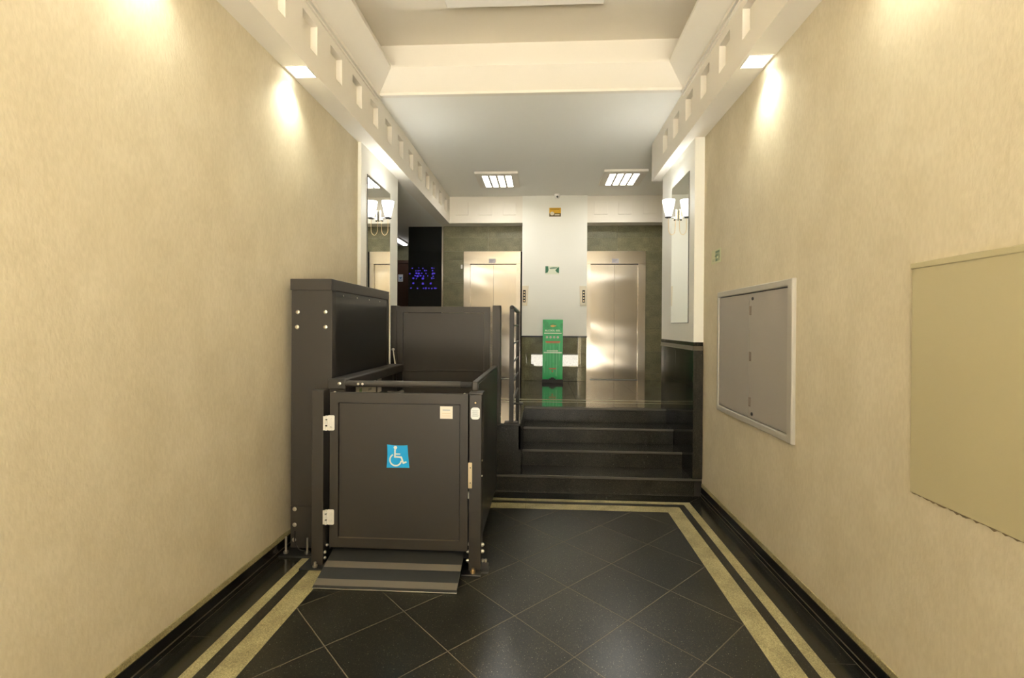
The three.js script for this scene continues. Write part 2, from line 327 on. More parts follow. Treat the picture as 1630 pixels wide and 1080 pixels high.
// ---------------------------------------------------------------- beams with square niches
function beam(n, xi, xo, z0, z1, firstFar, label) {
  const g = structGroup(`trim_${n}`, label, 'beam', [xi, YS, (z0 + z1) / 2]);
  const d = Math.sign(xo - xi), t = 0.045;
  // face panel: shape in (z, y), cut by niches, thickness t away from the room
  const s = rectShape(z0, z1, YS, YC + 0.12);
  const niches = [];
  for (let far = firstFar; far < z1 - 0.3; far += 0.389) niches.push(far);
  for (let far = firstFar - 0.389; far > z0 + 0.12; far -= 0.389) niches.push(far);
  for (const f of niches) s.holes.push(rectHole(f, f + 0.192, 3.236, 3.429));
  const gg = new THREE.ExtrudeGeometry(s, { depth: t, bevelEnabled: false });
  // local (z, y, depth) -> world: x = xi + d*depth, z = local x
  const p = gg.attributes.position, q = gg.attributes.normal;
  for (let i = 0; i < p.count; i++) { const a = p.getX(i), c = p.getZ(i); p.setXYZ(i, xi + d * c, p.getY(i), a); const na = q.getX(i), nc = q.getZ(i); q.setXYZ(i, d * nc, q.getY(i), na); }
  if (d > 0) for (let i = 0; i < p.count; i += 3) for (const A of [p, q]) { const b = [A.getX(i), A.getY(i), A.getZ(i)]; A.setXYZ(i, A.getX(i + 1), A.getY(i + 1), A.getZ(i + 1)); A.setXYZ(i + 1, ...b); }
  obj('niche_face', gg, M.cream, g);
  obj('core', box(xi + d * t, xo + d * 0.2, YS + 0.001, YC + 0.12, z0 + 0.002, z1), M.cream, g);
  obj('soffit', box(xi + d * t, xo + d * 0.0, YS, YS + 0.002, z0 + 0.001, z1), M.cream, g);
  return g;
}
beam(2, XiL, XL, -7.56, ZIN, -2.685, 'cream ceiling beam with square niches over the lift wall');
beam(3, XiR, XR, -5.45, ZIN, -3.015, 'cream ceiling beam with square niches over the cabinet wall');

// raised coffer in front of the hall ceiling
{
  const g = structGroup('trim_4', 'cream coffer cornice with stepped moulding and sloped cross board', 'cornice', [0, YC, -2]);
  const A = 0.169, YT = 3.697, T = 0.022;      // boards lean inwards, hiding a recess
  for (const [x, d] of [[XiL, 1], [XiR, -1]]) {
    obj('cornice_moulding', [box(x - d * 0.002, x + d * 0.012, 3.485, 3.5, -4.24, ZIN), box(x - d * 0.002, x + d * 0.024, 3.51, 3.536, -4.24, ZIN)], M.cream, g);
    const p = new THREE.Shape([[x, YC], [x + d * A, YT], [x + d * A, YT + T], [x - d * T, YC + T]].map(([u, v]) => new THREE.Vector2(u, v)));
    const q = new THREE.ExtrudeGeometry(p, { depth: ZIN + 4.24, bevelEnabled: false }); q.translate(0, 0, -4.24);
    obj('side_board', q, M.cream, g);
    obj('side_upper_wall', box(x - d * 0.02, x - d * 0.4, 3.5, 4.1, -4.4, ZIN), M.cream, g);
  }
  const slope = new THREE.Shape([[-4.24, YC], [-4.24 + A, YT], [-4.24 + A, YT + T], [-4.24 - T, YC + T], [-4.262, YC]].map(([z, y]) => new THREE.Vector2(-z, y)));
  const sg = new THREE.ExtrudeGeometry(slope, { depth: XiR - XiL, bevelEnabled: false }); sg.rotateY(Math.PI / 2); sg.translate(XiL, 0, 0);
  obj('cross_board', sg, M.cream, g);
  obj('cross_moulding', [box(XiL, XiR, YC - 0.001, YC + 0.022, -4.262, -4.216), box(XiL, XiR, YC + 0.022, YC + 0.03, -4.262, -4.222)], M.cream, g);
  obj('cross_upper_wall', box(XL, XR, YC + 0.05, 4.1, -4.5, -4.36), M.cream, g);
}
struct('ceiling', box(XL - 0.2, XR + 0.2, 4.06, 4.4, -4.5, ZIN + 0.2), M.ceilingPaint, 'beige raised ceiling of the entrance corridor', 'ceiling');
struct('ceiling_hall', box(XiL, 2.8, YC, YC + 0.05, -9.9, -4.26), M.hallCeiling, 'pale grey lower ceiling of the elevator hall', 'ceiling');
struct('ceiling_alcove', box(-4.4, XiL - 0.165, YS, YS + 0.15, -9.9, -5.06), M.hallCeiling, 'low grey ceiling of the side alcove beyond the lift', 'ceiling');
{
  const g = thing('ceiling_panel', 'plain white box panel hanging under the raised entrance ceiling', 'ceiling panel', [-0.16, 4.06, -3.2]);
  obj('panel_face', rbox(-0.775, 0.464, 3.99, 4.008, -3.765, -2.3, 0.006), M.white, g);
  obj('panel_box', box(-0.745, 0.434, 4.008, 4.06, -3.735, -2.33), M.white, g);
}

// recessed lights in the beam soffits
function soffitLight(x, z, label) {
  const g = thing('recessed_light', label, 'ceiling lamp', [x, YS, z], 'square lights recessed in the side beams');
  const fr = rectShape(x - 0.073, x + 0.073, -0.075, 0.075); fr.holes.push(rectHole(x - 0.066, x + 0.066, -0.068, 0.068));
  const fg = new THREE.ExtrudeGeometry(fr, { depth: 0.004, bevelEnabled: false }); fg.rotateX(Math.PI / 2); fg.translate(0, YS, z);
  obj('frame', fg, M.white, g);
  obj('diffuser', box(x - 0.066, x + 0.066, YS - 0.003, YS, z - 0.068, z + 0.068), glow(1, 1, 0.93, 1.4), g, { label: 'glowing square diffuser' });
  const l = new THREE.SpotLight(lin(0.98, 1, 0.86), 0.45, 0, 1.05, 0.9, 2); l.position.set(0, -0.012, 0); l.target.position.set(0, -1, 0); l.castShadow = true; l.shadow.radius = 2.2; g.add(l, l.target);
}
soffitLight(-1.575, -3.015, 'square light recessed in the beam above the platform lift');
soffitLight(1.305, -3.015, 'square light recessed in the beam above the grey cabinet');
soffitLight(-1.575, -1.848, 'square light recessed in the beam over the bare plaster wall');
soffitLight(1.305, -1.848, 'square light recessed in the beam above the olive wall panel');

// ---------------------------------------------------------------- landing, stairs
{
  const g = structGroup('floor_landing', 'polished dark granite floor of the elevator hall with two thin pale lines', 'floor', [0, U, -6.5]);
  obj('slab_core', [box(-4.4, 2.8, 0, U - 0.022, -9.9, ZTOP - 0.02), box(-4.4, SL - 0.022, 0, U - 0.022, ZTOP - 0.02, ZST - 0.03)], M.darkJoint, g);
  const cut = [-9.9, -9.0, -8.4, -7.8, -7.2, -6.6, -6.0, -5.645];
  const xs = [-4.4, -3.6, -2.8, -2.0, -1.2, -0.4, 0.4, 1.2, 2.0, 2.8];
  const slab = (x0, x1, z0, z1) => obj('floor_slab', box(x0 + 0.001, x1 - 0.001, U - 0.022, U, z0 + 0.001, z1 - 0.001), M.hallFloor[Math.floor(rand() * 3)], g, { ou: rand() * 4, ov: rand() * 4 });
  for (let i = 0; i < cut.length - 1; i++) for (let k = 0; k < xs.length - 1; k++) slab(xs[k], xs[k + 1], cut[i], cut[i + 1]);
  for (const [a, b, o] of [[-5.645, -5.585, 1], [-5.585, -5.45, 0], [-5.45, -5.415, 1], [-5.415, -5.15, 0]]) for (let k = 0; k < xs.length - 1; k++)
    obj(o ? 'pale_strip' : 'floor_slab', box(xs[k] + 0.001, xs[k + 1] - 0.001, U - 0.022, U, a + 0.0006, b - 0.0006), o ? M.olive : M.hallFloor[k % 3], g, { ou: rand() * 4 });
  for (const [a, b] of [[-4.4, -3.6], [-3.6, -2.8], [-2.8, -2.0], [-2.0, -1.2], [-1.2, SL - 0.002]]) { if (a < -1.7) continue; slab(a, b, -5.15, ZST); }
  slab(-1.66, -1.2, -5.15, ZST);
  slab(SR, 2.8, -5.15, -5.31);
  // front face of the landing beside the stairs
  for (const [a, b] of [[XL, -1.0], [-1.0, SL]]) obj('front_slab', box(a + 0.001, b - 0.001, R + 0.002, U - 0.023, ZST - 0.03, ZST - 0.008), M.stair, g, { ou: a });
  obj('front_nosing', rbox(XL + 0.002, SL, U - 0.022, U + 0.0005, ZST - 0.03, ZST + 0.012, 0.006), M.stair, g);
  obj('cheek_slab', box(SL - 0.02, SL, R, U - 0.001, ZTOP - 0.01, ZST - 0.008), M.stair, g);
}
{
  const g = thing('granite_stairs', 'four polished black granite steps leading up to the elevator hall', 'stairs', [0.56, 0, -4.6]);
  const zs = [ZST, -4.485, -4.78, -5.065];
  for (let i = 0; i < 4; i++) {
    const x0 = i ? SL : XL + 0.003, x1 = i ? SR : XR - 0.003, y = R * (i + 1), zn = zs[i], zb = i < 3 ? zs[i + 1] - 0.05 : -5.16;
    obj('tread', box(x0 + 0.002, x1 - 0.002, y - 0.028, y, zb, zn - 0.006), M.stair, g, { ou: i * 0.4, ov: i * 0.2 });
    obj('nosing', rbox(x0 + 0.002, x1 - 0.002, y - 0.02, y + 0.0005, zn - 0.008, zn, 0.004), M.stairEdge, g, { label: 'worn tread edge, highlight painted in pale' });
    obj('riser', box(x0 + 0.002, x1 - 0.002, y - R + (i ? 0 : -0.01), y - 0.028, zn - 0.04, zn - 0.014), M.stair, g, { ou: i * 0.7, ov: 0.3 * i });
  }
  obj('step_core', [box(XL + 0.01, XR - 0.01, 0, R - 0.029, -5.16, ZST - 0.04), box(SL + 0.001, SR - 0.001, R - 0.029, 2 * R - 0.029, -5.16, zs[1] - 0.04), box(SL + 0.001, SR - 0.001, 2 * R - 0.029, 3 * R - 0.029, -5.16, zs[2] - 0.04)], M.darkJoint, g);
}
{
  const g = thing('stair_railing', 'dark metal landing railing with flat rungs beside the stairs', 'railing', [-0.27, U, -4.75]);
  const x = -0.272, z0 = -4.235, z1 = -5.3;
  obj('post', rbox(x - 0.02, x + 0.02, U, 1.64, z0 - 0.014, z0 + 0.014, 0.004), M.rail, g);
  obj('post', rbox(x - 0.02, x + 0.02, U, 1.62, z1 - 0.014, z1 + 0.014, 0.004), M.rail, g);
  obj('handrail', [rod([x, 1.63, z0], [x, 1.625, z1], 0.021), new THREE.SphereGeometry(0.021, 12, 8).translate(x, 1.63, z0), new THREE.SphereGeometry(0.021, 12, 8).translate(x, 1.625, z1)], M.rail, g);
  for (let k = 0; k < 5; k++) obj('rung', rod([x, U + 0.17 + k * 0.175, z0], [x, U + 0.17 + k * 0.175, z1], 0.009), M.rail, g);
  for (const z of [z0, z1]) obj('foot_plate', rbox(x - 0.06, x + 0.06, U, U + 0.008, z - 0.045, z + 0.045, 0.003), M.rail, g);
}

// ---------------------------------------------------------------- elevator hall walls
struct('wall_back', box(-1.66, 2.8, U - 0.02, YC, -8.0, ZEL - 0.09), M.darkJoint, 'wall behind the stone cladding around the elevators', 'wall');
{
  const g = structGroup('wall_back_cladding', 'olive grey stone cladding around both elevator doors', 'wall cladding', [0, U, ZEL]);
  const ys = [U + 0.001, 0.72, 1.07, 1.44, 1.81, 2.18, 2.55, 2.696, 2.92, YS + 0.03];
  const spans = (y) => (y < 2.69 ? [[-1.64, -1.301], [1.656, 2.8]] : [[-1.64, -0.9], [-0.9, -0.2], [0.6, 1.2], [1.2, 2.0], [2.0, 2.8]]);
  for (let i = 0; i < ys.length - 1; i++) for (const [a, b] of spans(ys[i])) obj('stone_slab', box(a + 0.0008, b - 0.0008, ys[i] + 0.0008, ys[i + 1] - 0.0008, ZEL - 0.02, ZEL), M.hallOlive[Math.floor(rand() * 3)], g, { ou: rand() * 4, ov: rand() * 4 });
}
{
  const zf = -7.53;
  const g = structGroup('wall_pier', 'white pier between the elevators with stone wainscot below', 'pier', [0.18, U, zf]);
  obj('plaster_face', box(-0.328, 0.692, 1.318, YC, ZEL + 0.001, zf), M.pierWhite, g);
  obj('black_cap', box(-0.336, 0.7, 1.296, 1.318, ZEL + 0.001, zf + 0.008), M.black0, g, { label: 'thin black ledge' });
  obj('wainscot_core', box(-0.31, 0.674, U, 1.296, ZEL + 0.001, zf - 0.02), M.darkJoint, g);
  const ys = [U + 0.001, 0.823, 1.041, 1.296];
  for (let i = 0; i < 3; i++) for (const [a, b] of [[-0.328, -0.28], [-0.28, 0.692]]) obj('wainscot_tile', box(a + 0.001, b - 0.001, ys[i] + 0.0012, ys[i + 1] - 0.0012, zf - 0.02, zf), M.wainscot, g, { ou: i, ov: a });
  for (const [xa, xb] of [[-0.328, -0.308], [0.672, 0.692]]) obj('side_slab', box(xa, xb, U + 0.001, 1.296, ZEL + 0.001, zf - 0.0205), M.wainscot, g);
}
{
  const zf = -7.56;
  const g = structGroup('trim_5', 'cream frieze with shallow square panels above the elevators', 'frieze', [0, YS, zf]);
  for (const [a, b, sq] of [[XiL, -0.328, [[-1.4, -1.195], [-1.017, -0.815], [-0.636, -0.434]]], [0.692, 2.8, [[0.802, 1.009], [1.174, 1.38], [1.563, 1.77], [1.95, 2.155]]]]) {
    obj('frieze_board', box(a < 0 ? -1.7 : a, b, YS + 0.005, YC, ZEL, zf), M.cream, g);
    for (const [c, d] of sq) obj('square_panel', rbox(c, d, 3.236, 3.44, zf - 0.002, zf + 0.012, 0.003), M.cream, g);
  }
}
struct('wall_hall_right', box(2.6, 2.8, U - 0.02, YC, -7.8, -5.3), M.plaster, 'beige wall closing the elevator hall', 'wall');
struct('wall_hall_front', box(XR + 0.2, 2.8, 0, YC, -5.3, -5.1), M.plaster, 'beige wall beside the elevator hall corner', 'wall');
struct('wall_alcove_front', box(-4.4, XL - 0.2, 0, YC, -5.265, -5.06), M.plaster, 'beige wall turning into the side alcove', 'wall');
struct('wall_alcove_left', box(-4.6, -4.4, 0, YC, -9.9, -5.06), M.plaster, 'beige wall closing the side alcove', 'wall');
struct('wall_alcove_back', box(-4.4, -1.66, U - 0.02, YC, -9.8, -9.62), M.hallOlive[0], 'olive stone wall above the brown door', 'wall');
struct('wall_alcove_right', box(-1.86, -1.66, U - 0.02, YC, -9.62, -7.9), M.hallOlive[1], 'olive stone side wall of the alcove passage', 'wall');
{
  const g = structGroup('door_1', 'dark brown wooden door at the end of the side passage', 'door', [-2.9, U, -9.6]);
  obj('door_leaf', rbox(-3.35, -2.45, U + 0.002, 2.74, -9.62, -9.57, 0.004), M.wood, g);
  obj('door_frame', [box(-3.42, -3.352, U, 2.78, -9.62, -9.55), box(-2.448, -2.38, U, 2.78, -9.62, -9.55), box(-3.42, -2.38, 2.742, 2.8, -9.62, -9.55)], M.wood, g);
  obj('handle', [rod([-2.53, 1.62, -9.57], [-2.53, 1.62, -9.52], 0.009), rod([-2.53, 1.62, -9.525], [-2.64, 1.62, -9.525], 0.009)], M.chrome, g);
}
{
  const t = canvasTex(64, 80, (c, w, h) => { c.fillStyle = '#dfe4ee'; c.fillRect(0, 0, w, h); c.fillStyle = '#5b7fb4'; c.beginPath(); c.moveTo(10, 34); c.lineTo(54, 26); c.lineTo(40, 50); c.lineTo(24, 52); c.closePath(); c.fill(); c.fillRect(10, 60, 44, 6); });
  const g = plateXY(rectShape(-2.94, -2.845, 2.365, 2.51), -9.569, 0.004);
  const m = obj('door_sign', g, std({ map: t, roughness: 0.4 }), scene, { keepUV: true });
  fitUV(m); tag(m, 'small white and blue notice on the brown door', 'sign');
}
function fitUV(m) {      // stretch the map over the bounding box of a flat plate (x across, y up) or (z across, y up)
  const g = m.geometry, b = g.boundingBox ?? (g.computeBoundingBox(), g.boundingBox), p = g.attributes.position, uv = g.attributes.uv;
  g.computeBoundingBox(); const B = g.boundingBox, sx = B.max.x - B.min.x, sz = B.max.z - B.min.z, sy = B.max.y - B.min.y;
  for (let i = 0; i < p.count; i++) uv.setXY(i, sx >= sz ? (p.getX(i) - B.min.x) / sx : (p.getZ(i) - B.min.z) / sz, (p.getY(i) - B.min.y) / sy);
  return m;
}

// black glass panel with violet emissive dots laid on its face
{
  const g = thing('black_glass_panel', 'tall black glass panel beside the elevator stone wall', 'panel', [-1.94, U, -7.85]);
  obj('glass_sheet', box(-2.225, -1.668, U, YS - 0.001, -7.9, -7.79), M.blackGlass, g);
  obj('edge_strip', rbox(-1.668, -1.642, U, YS - 0.001, -7.9, -7.775, 0.003), M.steelFrame, g, { label: 'slim metal edge strip' });
  const dots = [[], []];
  const r = rng(99);
  const put = (k, x, y, s) => dots[k].push(box(x - s, x + s, y - s * 0.8, y + s * 0.8, -7.786, -7.784));
  const rows = [[2.42, [[-2.16, 0.012], [-2.05, 0.008], [-1.98, 0.012], [-1.83, 0.014], [-1.8, 0.008]]], [2.375, [[-2.1, 0.01], [-2.06, 0.014], [-2.03, 0.01], [-1.95, 0.014], [-1.92, 0.009], [-1.82, 0.014]]], [2.33, [[-2.2, 0.014], [-2.09, 0.02], [-2.05, 0.022], [-2.0, 0.014], [-1.93, 0.012], [-1.82, 0.018], [-1.79, 0.016]]], [2.29, [[-2.11, 0.016], [-2.07, 0.024], [-2.02, 0.018], [-1.97, 0.014], [-1.9, 0.01], [-1.81, 0.012]]], [2.25, [[-2.14, 0.02], [-2.09, 0.01], [-1.98, 0.024], [-1.83, 0.016], [-1.8, 0.01]]], [2.165, [[-2.14, 0.02], [-1.98, 0.022], [-1.85, 0.02]]], [2.085, [[-2.18, 0.014], [-2.07, 0.014], [-1.97, 0.012], [-1.93, 0.016], [-1.88, 0.014], [-1.83, 0.016], [-1.78, 0.018], [-1.76, 0.012]]]];
  for (const [y, xs] of rows) for (const [x, s] of xs) { put(0, x, y + (r() - 0.5) * 0.012, s * 0.75); put(0, x + 0.014 * (r() - 0.2), y + 0.02 * (r() - 0.5), s * 0.45); }
  obj('violet_dots', dots[0], std({ color: lin(0.01, 0.01, 0.03), emissive: lin(0.13, 0.07, 1), emissiveIntensity: 0.085, roughness: 0.3 }), g, { label: 'violet glowing dots on the face of the panel' });
}
struct('trim_6', box(-1.66, -1.642, U, YS, -8.0, -7.9), M.darkJoint, 'narrow dark return beside the black glass panel', 'trim');

// ---------------------------------------------------------------- elevators
function elevator(f0, f1, d0, d1, mid, labelX, label) {
  const g = thing('elevator_door', label, 'elevator', [(f0 + f1) / 2, U, ZEL], 'stainless elevator doors in the hall');
  const top = 2.692, h0 = 2.487, zf = ZEL + 0.012;
  for (const [a, b, k] of [[d0, mid, 0], [mid, d1, 1]]) {
    const w = b - a - 0.003, hh = h0 - U - 0.02, q = new THREE.BoxGeometry(w, hh, 0.02, 14, 70, 1), p = q.attributes.position;
    for (let i = 0; i < p.count; i++) if (p.getZ(i) > 0) {
      const x = p.getX(i) / w + k * 0.6 + f0, y = p.getY(i) / hh;
      p.setZ(i, p.getZ(i) + 0.0011 * Math.sin(y * 19 + 2.2 * Math.sin(x * 1.6 + y * 3)) + 0.0007 * Math.sin(y * 33 + x * 1.6) + 0.0006 * Math.sin(x * 1.5 + y * 8));
    }
    q.computeVertexNormals(); q.translate((a + b) / 2, U + 0.012 + hh / 2, ZEL - 0.035);
    obj('door_leaf', q, M.steel, g);
  }
  obj('door_frame', [box(f0, d0, U, h0, ZEL - 0.06, zf), box(d1, f1, U, h0, ZEL - 0.06, zf)], M.steelFrame, g);
  obj('header', box(f0, f1, h0 + 0.002, top, ZEL - 0.06, zf + 0.002), M.steelFrame, g, { label: 'steel header panel' });
  obj('recess', box(d0, d1, U, h0 + 0.002, ZEL - 0.075, ZEL - 0.062), M.black0, g);
  obj('sill', box(d0, d1, U, U + 0.006, ZEL - 0.06, ZEL + 0.004), M.aluminium, g);
  const t = canvasTex(96, 64, (c, w, h) => { c.fillStyle = '#b9b4b4'; c.fillRect(0, 0, w, h); c.fillStyle = '#8f8a92'; for (let r = 0; r < 3; r++) c.fillRect(14, 14 + r * 15, 62 - r * 12, 6); });
  fitUV(obj('notice_label', plateXY(rectShape(labelX - 0.055, labelX + 0.055, 2.502, 2.572), zf + 0.002, 0.0015), std({ map: t, roughness: 0.5 }), g, { keepUV: true, label: 'small grey notice label' }));
  return g;
}
elevator(-1.301, -0.364, -1.195, -0.435, -0.812, -0.83, 'stainless elevator door partly hidden by the platform lift');
elevator(0.704, 1.656, 0.777, 1.54, 1.165, 1.17, 'stainless elevator door facing the stairs');

function callPanel(x0, x1, lean, label) {
  const g = thing('call_panel', label, 'call button', [(x0 + x1) / 2, 1.79, -7.53], 'elevator call panels on the white pier');
  const s = new THREE.Shape(); s.moveTo(x0 + (lean > 0 ? 0 : 0.012), 1.795); s.lineTo(x1 - (lean > 0 ? 0.022 : 0), 1.795); s.lineTo(x1, 2.105 + (lean > 0 ? 0.004 : 0)); s.lineTo(x0, 2.105); s.closePath();
  obj('plate', plateXY(s, -7.53, 0.012, 0.001), std({ color: lin(0.74, 0.66, 0.5), roughness: 0.35 }), g);
  const xc = lean > 0 ? x0 + 0.036 : x1 - 0.042;
  obj('display', box(xc - 0.021, xc + 0.021, 1.845, 2.04, -7.518, -7.512), M.black0, g, { label: 'black button strip' });
  for (const y of [1.87, 1.915, 1.96, 2.005]) obj('button', rod([xc, y, -7.513], [xc, y, -7.508], 0.011), M.brass, g);
}
callPanel(-0.325, -0.222, 1, 'cream call panel on the pier beside the half-hidden elevator');
callPanel(0.578, 0.684, -1, 'cream call panel on the pier beside the elevator facing the stairs');

// ceiling lights of the hall
function troffer(x0, x1, z0, z1, label, group) {
  const g = thing('ceiling_light', label, 'ceiling lamp', [(x0 + x1) / 2, YC, (z0 + z1) / 2], group);
  const sh = rectShape(x0, x1, -z1, -z0), c0 = x0 + 0.08, w = (x1 - x0 - 0.155) / 4;
  const cells = []; for (let k = 0; k < 4; k++) { const a = c0 + k * w + 0.01; cells.push([a, a + w - 0.03]); sh.holes.push(rectHole(a, a + w - 0.03, -z1 + 0.1, -z0 - 0.035)); }
  const fg = new THREE.ExtrudeGeometry(sh, { depth: 0.03, bevelEnabled: false }); fg.rotateX(-Math.PI / 2); fg.translate(0, YC - 0.03, 0);
  obj('housing', fg, M.cream, g);
  for (const [a, b] of cells) obj('tube_cell', box(a, b, YC - 0.012, YC - 0.002, z0 + 0.035, z1 - 0.1), glow(1, 1, 0.98, 1.5), g, { label: 'lit tube cell' });
  for (const [a, b] of cells) { const l = new THREE.RectAreaLight(lin(1, 0.99, 0.94), 4.6, b - a, z1 - z0 - 0.135); l.position.set((a + b) / 2 - g.position.x, -0.014, -0.0325); l.rotation.x = -Math.PI / 2; g.add(l); }
}
troffer(-0.924, -0.343, -6.98, -6.335, 'lit four-tube ceiling light above the half-hidden elevator', 'four-tube ceiling lights of the hall');
troffer(0.797, 1.37, -6.94, -6.305, 'lit four-tube ceiling light above the elevator facing the stairs', 'four-tube ceiling lights of the hall');
{
  const g = thing('strip_light', 'lit slim strip light under the alcove ceiling by the brown door', 'ceiling lamp', [-2.74, YS, -9.05]);
  obj('housing', box(-2.8, -2.68, YS - 0.02, YS, -9.38, -8.7), M.white, g);
  obj('diffuser', rbox(-2.785, -2.695, YS - 0.045, YS - 0.02, -9.36, -8.72, 0.01), glow(1, 1, 1, 1.2), g);
  const l = new THREE.RectAreaLight(lin(1, 1, 0.98), 1.2, 0.09, 0.62); l.position.set(0, -0.05, 0); l.rotation.x = -Math.PI / 2; g.add(l);
}
{
  const g = thing('security_camera', 'small white dome security camera at the top of the pier', 'camera', [0.215, 3.5, -7.5]);
  obj('mount', rod([0.215, YC, -7.47], [0.215, 3.505, -7.47], 0.045), M.plasticWhite, g);
  obj('dome', new THREE.SphereGeometry(0.04, 20, 14).translate(0.215, 3.5, -7.47), M.plasticWhite, g);
  obj('lens', rod([0.217, 3.49, -7.44], [0.218, 3.482, -7.422], 0.016), M.black0, g, { label: 'black lens' });
  obj('cable', tube([[0.25, 3.515, -7.48], [0.3, 3.522, -7.5], [0.36, 3.526, -7.51]], 0.004), M.plasticWhite, g);
}
{
  const t = canvasTex(192, 140, (c, w, h) => {
    c.fillStyle = '#d6a200'; c.fillRect(0, 0, w, h); c.fillStyle = '#a87e08'; c.fillRect(16, 14, 150, 16); c.fillStyle = '#e0b020'; c.fillRect(90, 44, 70, 14);
    c.fillStyle = '#5a4a22'; c.fillRect(0, 88, w, 52); c.fillStyle = '#d8cdb4'; c.beginPath(); c.ellipse(48, 92, 34, 30, 0, 0, 7); c.fill(); c.fillStyle = '#c9bfa8'; c.fillRect(90, 102, 80, 20);
  });
  tag(fitUV(obj('notice_sign', plateXY(rectShape(0.095, 0.278, 3.2, 3.336), -7.53, 0.003), std({ map: t, roughness: 0.4 }), scene, { keepUV: true })), 'small yellow notice sign high on the pier', 'sign');
}
{
  const t = canvasTex(220, 128, (c, w, h) => {
    c.fillStyle = '#d9ddc6'; c.fillRect(0, 0, w, h); c.fillStyle = '#2e6a49'; c.beginPath(); c.moveTo(0, 0); c.lineTo(44, 0); c.lineTo(52, 60); c.lineTo(36, 100); c.lineTo(0, 108); c.closePath(); c.fill();
    c.beginPath(); c.moveTo(220, 10); c.lineTo(190, 30); c.lineTo(160, 64); c.lineTo(186, 100); c.lineTo(220, 108); c.closePath(); c.fill();
    c.fillStyle = '#6f8d74'; c.beginPath(); c.moveTo(60, 26); c.lineTo(130, 12); c.lineTo(200, 16); c.lineTo(180, 34); c.lineTo(80, 44); c.closePath(); c.fill();
  });
  tag(fitUV(obj('exit_sign', plateXY(rectShape(0.04, 0.255, 2.29, 2.416), -7.53, 0.003), std({ map: t, roughness: 0.4 }), scene, { keepUV: true })), 'green and white safety sign in the middle of the pier', 'sign');
}
{ // safety sign on the plaster wall
  const t = canvasTex(200, 120, (c, w, h) => {
    c.fillStyle = '#c9c79a'; c.fillRect(0, 0, w, h);
    // the plate is seen with its hall end on the other side, so the picture runs towards -z
    c.fillStyle = '#8f9a70'; c.fillRect(24, 14, 92, 90); c.fillStyle = '#55704a'; c.fillRect(30, 18, 80, 14); c.fillRect(28, 50, 12, 30);
    c.beginPath(); c.moveTo(66, 44); c.lineTo(104, 46); c.lineTo(130, 58); c.lineTo(96, 70); c.lineTo(70, 64); c.closePath(); c.fill(); c.fillStyle = '#c9cf9c'; c.fillRect(50, 62, 34, 18); c.fillStyle = '#55704a'; c.fillRect(70, 84, 42, 18);
    c.fillStyle = '#a7a982'; c.fillRect(130, 80, 50, 6); c.fillRect(130, 92, 50, 6);
  });
  const g = box(XR - 0.003, XR, 1.978, 2.09, -4.0, -3.795);
  const m = obj('exit_sign', g, std({ map: t, roughness: 0.4 }), scene, {});
  const p = m.geometry.attributes.position, uv = m.geometry.attributes.uv;
  for (let i = 0; i < p.count; i++) uv.setXY(i, 0.5 - p.getZ(i) / 0.205, 0.5 + p.getY(i) / 0.112);
  tag(m, 'small pale green exit sign on the beige plaster wall', 'sign');
}
{ // small sensor on the stone
  tag(obj('wall_sensor', rbox(-1.35, -1.322, 2.41, 2.475, ZEL, ZEL + 0.018, 0.006), M.plasticWhite), 'tiny white plastic sensor on the olive stone beside the elevator', 'sensor');
}
